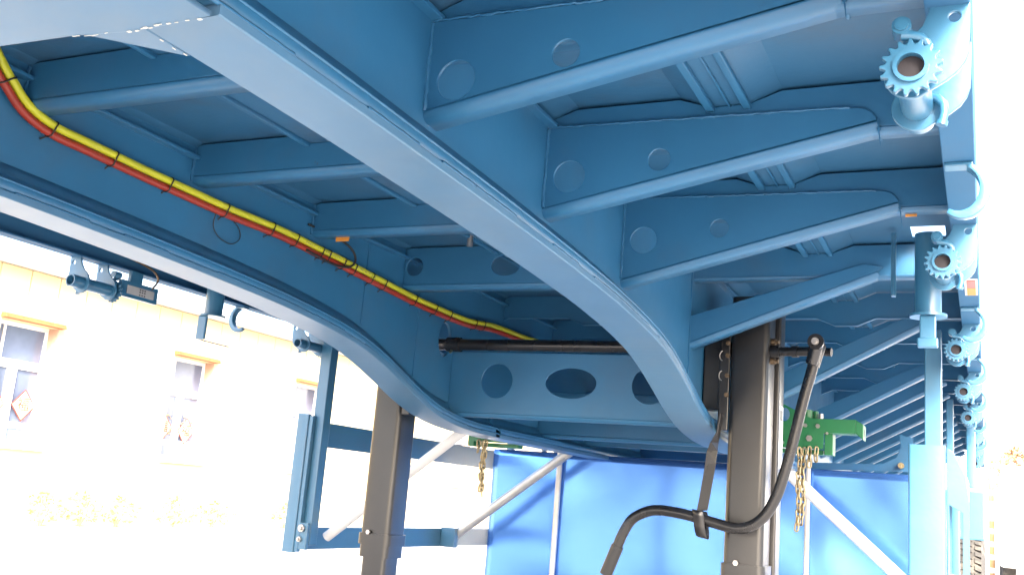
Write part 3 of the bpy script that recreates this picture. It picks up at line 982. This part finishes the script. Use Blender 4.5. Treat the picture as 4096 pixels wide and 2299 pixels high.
# lamp on the left rail (seen from its back), tags, reflectors
lm = rbox(-2.945, -2.925, 2.69, 2.885, .606, .668, .008)
lamp = put('marker_lamp', lm, M['blue_clean'], T)
lp = MB(); lp.box(-2.9248, -2.922, 2.722, 2.858, .620, .652); put('lamp_back_cover', lp, M['grey_label'], lamp)
lt = MB()
for dy in (0, .012, .024):
    for dz in (0, .011, .02):
        lt.add([(-2.9217, 2.782 + dy, .622 + dz), (-2.9217, 2.790 + dy, .622 + dz), (-2.9217, 2.790 + dy, .628 + dz), (-2.9217, 2.782 + dy, .628 + dz)], [(0, 1, 2, 3)])
put('lamp_print', lt, M['label_ink'], lamp)
lk = rbox(-2.95, -2.93, 2.74, 2.80, .6685, .71, .004); put('lamp_foot', lk, M['blue_clean'], lamp)
lc = MB(); lc.tube(catmull([(-2.93, 2.845, .655), (-2.915, 2.86, .70), (-2.925, 2.83, .735), (-2.95, 2.74, .76), (-2.97, 2.60, .79), (-2.975, 2.5, .80)], 6), [.004] * 31, 8)
put('lamp_cable', lc, M['rust'], lamp)
tgm = MB(); tgm.box(-.026, .026, -.002, .002, -.020, .016)
for loc in ((-1.953, 2.70, .803), (-.168, 2.70, .803)):
    o = put('orange_tag', tgm.mesh('orange_tag') if loc[0] < -1 else MB().box(-.014, .014, -.002, .002, -.012, .012).mesh('orange_tag'), M['orange'], T, loc=loc)
rt = MB(); rt.box(-.050, -.015, 3.08, 3.30, .7075, .7095); rf = put('reflector', rt, M['white'], T)
rt = MB(); rt.box(-.044, -.020, 3.09, 3.19, .7055, .7072); put('reflector_face', rt, M['reflector_red'], rf)
rt = MB(); rt.box(-.044, -.020, 3.195, 3.29, .7055, .7072); put('reflector_face', rt, M['orange'], rf)
pinm = MB(); pinm.cyl((-1.655, 3.05, .905), (-1.655, 3.05, .848), .011, 12); put('drain_pin', pinm, M['steel'], T)

# ------------------------------------------------------------------ air hoses and cables
HP = [(1.30, 1.00), (1.36, .93), (1.427, .857), (1.459, .829), (1.496, .799), (1.539, .780), (1.60, .768), (1.677, .766), (1.785, .764), (1.90, .761), (2.05, .757), (2.215, .752), (2.436, .756), (2.566, .755), (2.707, .748), (2.80, .744), (2.902, .737), (3.109, .727), (3.348, .717), (3.507, .712), (3.66, .709), (3.831, .714), (4.035, .735), (4.183, .739), (4.39, .741), (4.558, .75)]
def hose_path(off, dx):
    pts = [(-2.040 + dx + .004 * math.sin(y * 9), y, z) for y, z in HP]
    out = []
    for i, p in enumerate(pts):
        a = Vector(pts[max(i - 1, 0)]); c = Vector(pts[min(i + 1, len(pts) - 1)]); t = (c - a).normalized()
        n = Vector((0, -t.z, t.y))
        if n.z < 0: n = -n
        out.append(tuple(Vector(p) + n * off))
    return catmull(out, 5)
yh = MB(); yp_ = hose_path(.0102, .004); yh.tube(yp_, .0102, 14)
hose_y = tag(put('yellow_air_hose', yh, M['yellow']), 'yellow air hose clipped along the beam above a red one', 'hose')
rh = MB(); rp_ = hose_path(-.0102, -.002); rh.tube(rp_, .0102, 14)
tag(put('red_air_hose', rh, M['red']), 'red air hose running just below the yellow hose', 'hose')
for y in (1.452, 1.585, 1.78, 1.99, 2.21, 2.43, 2.565, 2.70, 2.755, 2.84, 2.90, 3.00, 3.11, 3.35, 3.50, 3.63, 3.86, 3.97):
    j = min(range(len(yp_)), key=lambda q: abs(yp_[q][1] - y))
    a, b = Vector(yp_[j]), Vector(rp_[j]); t = (Vector(yp_[min(j + 1, len(yp_) - 1)]) - Vector(yp_[j - 1])).normalized()
    c = (a + b) / 2; n = (a - b).normalized(); x_ = n.cross(t).normalized()
    pts = []
    for k in range(20):
        an = 2 * math.pi * k / 20
        rr = .0115; oo = n * .0102 * (1 if math.sin(an) > 0 else -1)
        pts.append(tuple(c + oo + n * rr * math.sin(an) + x_ * rr * math.cos(an) + t * .004 * math.sin(an)))
    tie = MB(); tie.tube(pts, .0022, 6, closed=True)
    tie.cyl(tuple(c - n * .020 + x_ * .006), tuple(c - n * .034 + x_ * .012 + t * random.uniform(-.012, .0)), .0022, 6)
    put('cable_tie', tie, M['plastic'], hose_y)
tx = MB()
# printed letters on the yellow hose near the black loop
for y in [2.60 + .011 * k for k in range(40)]:
    if random.random() < .3 or 2.70 < y < 2.72: continue
    j = min(range(len(yp_)), key=lambda q: abs(yp_[q][1] - y)); p = Vector(yp_[j])
    q = p + Vector((.0098, y - p.y, -.0036)); h = random.uniform(.0015, .0032)
    tx.add([tuple(q + Vector((0, -.0025, -h * .6))), tuple(q + Vector((0, .0025, -h * .6))), tuple(q + Vector((.0002, .0025, h))), tuple(q + Vector((.0002, -.0025, h)))], [(0, 1, 2, 3)])
put('hose_print', tx, M['label_ink'], hose_y)
cb = MB(); cb.tube(catmull([(-2.035, 2.62, .735), (-2.03, 2.68, .728), (-2.028, 2.78, .722), (-2.025, 2.86, .735), (-2.02, 2.885, .765), (-2.025, 2.86, .80), (-2.035, 2.78, .822), (-2.045, 2.70, .826), (-2.055, 2.64, .83)], 6), .0042, 8)
tag(put('black_cable', cb, M['plastic']), 'short black cable looped beside the hoses', 'cable')
cb = MB(); cb.tube(catmull([(-2.034, 2.18, .742), (-2.05, 2.19, .70), (-2.05, 2.22, .672), (-2.05, 2.275, .665), (-2.05, 2.31, .69), (-2.05, 2.30, .72), (-2.045, 2.26, .738)], 6), .0016, 6)
tag(put('thin_wire', cb, M['plastic']), 'thin wire loop hanging against the blue web below hoses', 'wire')

# ------------------------------------------------------------------ green chain brackets
def chain_bracket(side, label):
    X = (lambda x: x) if side > 0 else mx
    root = empty('chain_bracket', (X(-.72), 4.6, .27)); bpy.context.view_layer.update()
    tag(root, label, 'chain bracket', 'green chain brackets beside the beams')
    def part(name, b, m, bevel=.003):
        me = b.mesh(name) if isinstance(b, MB) else b
        if side < 0:
            me.transform(Matrix.Translation((2 * XC, 0, 0)) @ Matrix.Scale(-1, 4, (1, 0, 0))); me.flip_normals()
        me.transform(Matrix.Translation(-root.location - Vector((0, 0, .055 if side < 0 else 0))))
        return put(name, me, m, root, bevel=bevel)
    f = plate_xz([(-.88, .300), (-.644, .302), (-.643, .372), (-.51, .376), (-.51, .436), (-.66, .434), (-.70, .436), (-.78, .474), (-.841, .505), (-.88, .505)], [ring(-.815, .448, .024, .030)], 4.60, .012)
    part('front_plate', f, M['green'], 0)
    b = MB(); b.box(-.642, -.606, 4.612, 4.70, .278, .374); b.box(-.88, -.650, 4.64, 4.70, .280, .300); part('side_block', b, M['green'])
    b = MB(); b.prism([(-.5095, .376), (-.478, .350), (-.478, .416), (-.5095, .436)], lambda u, v, t: (u, t, v), 4.595, 4.70); b.box(-.66, -.5105, 4.607, 4.70, .374, .436)
    part('arm', b, M['green'])
    b = MB(); b.add([(-.4768, 4.63, .368), (-.4768, 4.65, .368), (-.4768, 4.65, .398), (-.4768, 4.63, .398)], [(0, 1, 2, 3)]); part('arm_slot', b, M['plastic'], 0)
    b = MB(); b.cyl((-.720, 4.64, .430), (-.720, 4.64, .474), .026, 6); b.cyl((-.685, 4.64, .430), (-.685, 4.64, .470), .012, 12); part('gear_housing', b, M['green'])
    b = MB(); b.cyl((-.660, 4.62, .434), (-.660, 4.62, .458), .012, 6); part('top_bolt', b, M['steel'])
    for x, z, r_ in ((-.722, .402, .009), (-.668, .401, .010), (-.704, .346, .014), (-.628, .371, .006), (-.835, .352, .009), (-.82, .322, .009)):
        b = MB(); b.cyl((x, 4.594, z), (x, 4.584, z), r_, 6); part('bolt', b, M['steel'], .001)
    return root
chain_bracket(1, 'green bracket with long square arm right of the crank leg')
chain_bracket(-1, 'green bracket showing below the left beam flange')
# chain links
def link_mesh():
    p = []
    for k in range(8):
        a = math.pi * k / 7; p.append((.0085 * math.cos(a), 0, .011 + .0085 * math.sin(a)))
    for k in range(8):
        a = math.pi + math.pi * k / 7; p.append((.0085 * math.cos(a), 0, -.011 + .0085 * math.sin(a)))
    b = MB(); b.tube(p, .0042, 6, closed=True); return b.mesh('link')
lk_me = link_mesh()
def chain(strands, label, top):
    root = tag(empty('hanging_chain', top), label, 'chain', 'chains hanging from the green brackets')
    lk_me.materials.clear(); lk_me.materials.append(M['brass'])
    for (x, y, zt, zb_, ph) in strands:
        z = zt; i = 0
        while z > zb_:
            o = bpy.data.objects.new('link', lk_me); COL.objects.link(o); o.parent = root
            o.location = (x + .003 * math.sin(i * .9 + ph) - top[0], y + random.uniform(-.002, .002) - top[1], z - top[2])
            o.rotation_euler = (random.uniform(-.18, .18), random.uniform(-.15, .15), (i % 2) * R(90) + R(40) + random.uniform(-.25, .25))
            z -= .027; i += 1
    return root
chain([(-.742, 4.57, .285, -.05, 0), (-.726, 4.585, .285, -.03, 1.2), (-.70, 4.57, .29, .232, .4), (-.672, 4.57, .29, .236, 2)], 'gold chain hanging in front of the diagonal white rod', (-.742, 4.57, .285))
chain([(-2.285, 4.57, .235, -.03, 0), (-2.298, 4.575, .232, .0, 1.0), (-2.325, 4.57, .235, .195, .7)], 'gold chain hanging below the left beam flange', (-2.285, 4.57, .235))

# ------------------------------------------------------------------ workshop building on the left
BX = -10.0
BY0, BY1 = -4.0, 34.0
EAVE = 2.07
bld = tag(empty('workshop_building', (BX, 10, GZ)), 'long low cream workshop with terracotta window lintels behind the trailer', 'building')
def bput(name, b, m, parent=bld, bevel=0, world=True):
    me = b.mesh(name) if isinstance(b, MB) else b
    if world: me.transform(Matrix.Translation(-Vector((BX, 10, GZ))))
    return put(name, me, m, parent, bevel=bevel)
WIN = [2.15 + 2.725 * k for k in range(11)]
WZ0, WZ1 = .085, 1.475
WW = .79
wall_out = [(BY0, GZ), (BY1, GZ), (BY1, 1.535), (BY0, 1.535)]
wholes = [[(y, WZ0), (y + WW, WZ0), (y + WW, WZ1), (y, WZ1)] for y in WIN]
bput('wall', plate_yz(wall_out, wholes, BX - .12, .24, .001), M['wall'])
pm = MB(); pm.box(-.012, .012, .004, .404, 0, .545); pm_me = pm.mesh('panel')
yy = BY0
while yy < BY1:
    o = put('panel', pm_me, M['wall'], bld, loc=(BX - .012 - BX + .004 * 0, yy - 10, 1.537 - GZ), bevel=.006)
    yy += .41
up_ = MB(); up_.box(BX - .24, BX - .03, BY0, BY1, 1.5355, EAVE); bput('upper_wall', up_, M['wall'])
rf = MB(); rf.prism([(BX + .22, EAVE + .02), (BX + .22, EAVE + .09), (BX - 3.2, EAVE + .95), (BX - 3.2, EAVE + .85), (BX - .26, EAVE + .02)], lambda u, v, t: (u, t, v), BY0 - .3, BY1 + .3)
bput('roof', rf, M['roof'])
bk = MB(); bk.box(BX - 6.2, BX - 1.2, BY0, BY1, GZ, EAVE); bput('back_wall', bk, M['far_wall'])
lin = MB(); lin.prism([(BX + .001, WZ1 + .0), (BX + .10, WZ1 + .0), (BX + .075, WZ1 + .05), (BX + .001, WZ1 + .055)], lambda u, v, t: (u, t, v), -.02, WW + .03)
lin_me = lin.mesh('lintel'); 
fr = MB()
xf0, xf1 = BX - .20, BX - .15
def fbar(b, y0, y1, z0, z1, d=0): b.box(xf0 - d, xf1 + d, y0, y1, z0, z1)
fbar(fr, 0, WW, WZ0, WZ0 + .05); fbar(fr, 0, WW, WZ1 - .05, WZ1)
fbar(fr, 0, .05, WZ0 + .05, WZ1 - .05); fbar(fr, WW - .05, WW, WZ0 + .05, WZ1 - .05)
fbar(fr, .05, WW - .05, .945, 1.045, .01); fbar(fr, .31, .43, WZ0 + .05, .945, .008); fbar(fr, .17, .20, 1.045, WZ1 - .05, -.004)
fbar(fr, .05, .31, .27, .34, -.01); fbar(fr, .43, WW - .05, .27, .34, -.01)
fr_me = fr.mesh('window_frame'); fr_me.transform(Matrix.Translation((-BX, 0, 0)))
sl = MB(); sl.box(BX - .15, BX + .05, -.03, WW + .03, WZ0 - .05, WZ0 + .004); sl_me = sl.mesh('sill'); sl_me.transform(Matrix.Translation((-BX, 0, 0)))
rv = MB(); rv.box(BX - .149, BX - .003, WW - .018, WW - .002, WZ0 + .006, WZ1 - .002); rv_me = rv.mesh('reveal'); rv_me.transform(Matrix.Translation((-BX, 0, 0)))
lin_me.transform(Matrix.Translation((-BX, 0, 0)))
pane_defs = [(.05, .31, WZ0 + .05, .27), (.05, .31, .34, .945), (.43, WW - .05, WZ0 + .05, .27), (.43, WW - .05, .34, .945), (.05, .17, 1.045, WZ1 - .05), (.20, WW - .05, 1.045, WZ1 - .05)]
pane_mes = []
for y0, y1, z0, z1 in pane_defs:
    b = MB(); b.box(-.178, -.172, y0, y1, z0, z1); pane_mes.append(b.mesh('pane'))
for y in WIN:
    w = put('window', fr_me, M['frame'], bld, loc=(0, y - 10, -GZ), bevel=.004)
    for pm_ in pane_mes: put('pane', pm_, M['glass'], w)
    put('lintel', lin_me, M['lintel'], w, bevel=.004)
    put('sill', sl_me, M['frame'], w, bevel=.004)
    put('reveal', rv_me, M['reveal'], w)
# rooms behind the glass are closed by the back wall

# posters with the character for good fortune
fc = bpy.data.curves.new('poster_character', 'FONT'); fc.body = '福'; fc.size = .17; fc.align_x = 'CENTER'; fc.align_y = 'CENTER'; fc.extrude = .0003
fo = bpy.data.objects.new('poster_character', fc); COL.objects.link(fo)
char_me = bpy.data.meshes.new_from_object(fo.evaluated_get(bpy.context.evaluated_depsgraph_get()))
bpy.data.objects.remove(fo)
char_me.transform(Matrix(((0, 0, 1, 0), (1, 0, 0, 0), (0, 1, 0, 0), (0, 0, 0, 1))))
dia = MB(); dia.prism([(-.165, 0), (0, -.185), (.165, 0), (0, .185)], lambda u, v, t: (t, u, v), -.001, .001); dia_me = dia.mesh('paper_edge')
dia2 = MB(); dia2.prism([(-.148, 0), (0, -.166), (.148, 0), (0, .166)], lambda u, v, t: (t, u, v), .0012, .002); dia2_me = dia2.mesh('paper')
POST = [(WIN[2] + .17, .53, 'left diamond paper poster in the nearest window'), (WIN[2] + .585, .54, 'diamond paper poster right of the mullion in the nearest window'),
        (WIN[3] + .12, .50, 'left diamond paper poster in the window near the side guard'), (WIN[3] + .55, .48, 'right diamond paper poster in the window near the side guard')]
for y, z, lab in POST:
    p = tag(put('paper_poster', dia_me, M['paper_red'], None, loc=(BX - .135, y, z)), lab, 'poster', 'diamond posters in the workshop windows')
    put('paper', dia2_me, M['paper'], p); put('printed_character', char_me, M['paper_red'], p, loc=(.0026, 0, 0))

# leafy plants: clumps of small leaf faces on stems
def leaf_plant(name, loc, h, rad, n, m, size, label, cat, group=None, trunk=None):
    root = tag(empty(name, loc), label, cat, group)
    b = MB()
    for i in range(n):
        a = random.uniform(0, 2 * math.pi); rr = rad * math.sqrt(random.random()); zz = random.uniform(.15 if trunk is None else trunk, 1) * h
        lobes = 1 + .25 * math.sin(3 * a + loc[1]) + .2 * math.sin(zz * 9)
        k = math.sin(math.pi * min(1, max(.05, (zz / h - (trunk or 0)) / (1 - (trunk or 0)) * .9 + .08)))
        c = Vector((rr * math.cos(a) * lobes * k, rr * math.sin(a) * lobes * k, zz))
        u = Vector((random.gauss(0, 1), random.gauss(0, 1), random.gauss(0, .6))).normalized() * size * random.uniform(.6, 1.3)
        v = u.cross(Vector((random.gauss(0, 1), random.gauss(0, 1), random.gauss(0, 1)))).normalized() * size * .45
        b.add([c - u, c + v, c + u, c - v], [(0, 1, 2, 3)])
    put('foliage' if trunk is None else 'crown', b, m, root)
    s_ = MB()
    if trunk is None:
        for i in range(7):
            a = i * .9; s_.tube([(0, 0, .0), (rad * .3 * math.cos(a), rad * .3 * math.sin(a), h * .45), (rad * .6 * math.cos(a), rad * .6 * math.sin(a), h * .85)], [.012, .008, .004], 5)
        put('stem', s_, M['leaf'], root)
    else:
        s_.tube([(0, 0, 0), (.05, 0, h * .4), (0, .05, h * .85)], [.13, .09, .04], 8)
        for i in range(6):
            a = i * 1.1; s_.tube([(.03, 0, h * (.35 + .06 * i)), (rad * .7 * math.cos(a), rad * .7 * math.sin(a), h * (.6 + .06 * i))], [.05, .02], 6)
        put('trunk', s_, M['bark'], root)
    return root
labs = ['first small shrub at the foot of the workshop wall', 'second shrub along the workshop wall, below the gap between windows', 'third shrub along the workshop wall, under the second window',
        'fourth shrub along the workshop wall, past the second window', 'shrub at the wall foot seen just left of the side guard', 'shrub at the wall foot seen between side guard and left leg']
for (y, h), lab in zip(((8.2, .40), (8.75, .42), (9.3, .38), (10.25, .40), (11.0, .36), (12.6, .38)), labs):
    leaf_plant('shrub', (BX + .45, y, GZ), h, .26, 420, M['leaf'], .035, lab, 'shrub', 'shrubs along the workshop wall')
lv = leaf_plant('potted_plant', (BX - .30, WIN[3] + .40, WZ0 + .2), .58, .26, 500, M['leaf_orange'], .03, 'orange leaved plant behind the window near the side guard', 'plant')

# ------------------------------------------------------------------ right-hand background
fb = tag(empty('pale_warehouse', (4, 46, GZ)), 'pale warehouse far behind on the right', 'building')
b = MB(); b.box(-8, 26, 0, 12, 0, 7.0); me = b.mesh('wall'); put('wall', me, M['far_wall'], fb)
b = MB(); b.prism([(-8.6, 7.0), (26.6, 7.0), (26.6, 7.3), (-8.6, 7.3)], lambda u, v, t: (u, t, v), -.6, 12.6); put('roof', b, M['roof'], fb)
wm = MB(); wm.box(0, 2.2, -.06, -.01, 0, 1.4); wm_me = wm.mesh('window')
for k in range(6): put('window', wm_me, M['far_glass'], fb, loc=(-5 + 4.4 * k, 0, 3.4))
leaf_plant('autumn_tree', (.9, 36, GZ), 3.55, .8, 1500, M['leaf_orange'], .09, 'orange autumn tree nearest the trailer edge on the right', 'tree', 'autumn trees on the far right', trunk=.55)
leaf_plant('autumn_tree', (2.3, 37, GZ), 3.7, .9, 1500, M['leaf_orange'], .09, 'orange autumn tree at the right border of the photo', 'tree', 'autumn trees on the far right', trunk=.55)
pl = MB(); pl.tube([(.075, 18, GZ), (.075, 18, .80)], .042, 12)
pp = tag(put('orange_post', pl, M['post_orange']), 'slim orange post standing between trailer and white van', 'post')
bnd = MB()
for k in range(7): bnd.cyl((.075, 18, -.6 + .2 * k), (.075, 18, -.52 + .2 * k), .044, 12)
put('white_band', bnd, M['white'], pp)

# white van, front towards the camera
van = tag(empty('white_van', (1.02, 16.5, GZ)), 'white van facing the camera at the lower right border', 'van')
prof = [(0, .32), (-.06, .50), (-.05, .78), (.12, .98), (.50, 1.06), (1.05, 1.72), (1.5, 1.86), (4.6, 1.86), (4.75, 1.2), (4.75, .34)]
b = MB(); hw = .86
sec = []
n = len(prof)
vs = [(-hw * (1 if z < 1.05 else .93), y, z) for y, z in prof] + [(hw * (1 if z < 1.05 else .93), y, z) for y, z in prof]
b.add(vs, [tuple(range(n)), tuple(range(2 * n - 1, n - 1, -1))] + [((i + 1) % n, i, n + i, n + (i + 1) % n) for i in range(n)])
put('body', b, M['van'], van, bevel=.06)
ws = MB(); ws.add([(-.74, .50 + .02, 1.105), (.74, .52, 1.105), (.70, 1.02, 1.705), (-.70, 1.02, 1.705)], [(0, 1, 2, 3)])
ws.v = [(x, y - .035, z + .02) for x, y, z in ws.v]
put('windscreen', ws, M['van_glass'], van)
for s_ in (-1, 1):
    h = MB(); h.prism([(s_ * .50, .47), (s_ * .76, .46), (s_ * .80, .56), (s_ * .60, .57)], lambda u, v, t: (u, t, v), -.085, -.03); put('headlight', h, M['chrome'], van, bevel=.01)
    for yy in (.8, 3.7):
        w = MB(); w.lathe([(.001, -.1), (.2, -.1), (.29, -.09), (.31, -.05), (.31, .05), (.29, .09), (.001, .09)], lambda a, c, h_: (s_ * .72 + h_, yy + a, .31 + c), 24); put('wheel', w, M['tyre'], van)
    m_ = MB(); m_.box(s_ * .98 - .09, s_ * .98 + .09, .72, .80, 1.06, 1.26); put('mirror', m_, M['van'], van, bevel=.02)
h = MB(); h.box(-.40, .40, -.075, -.05, .44, .56); put('grille', h, M['plastic'], van, bevel=.01)
wp = MB(); wp.tube([(-.5, .52, 1.11), (.0, .60, 1.21)], .010, 6); put('wiper', wp, M['plastic'], van)
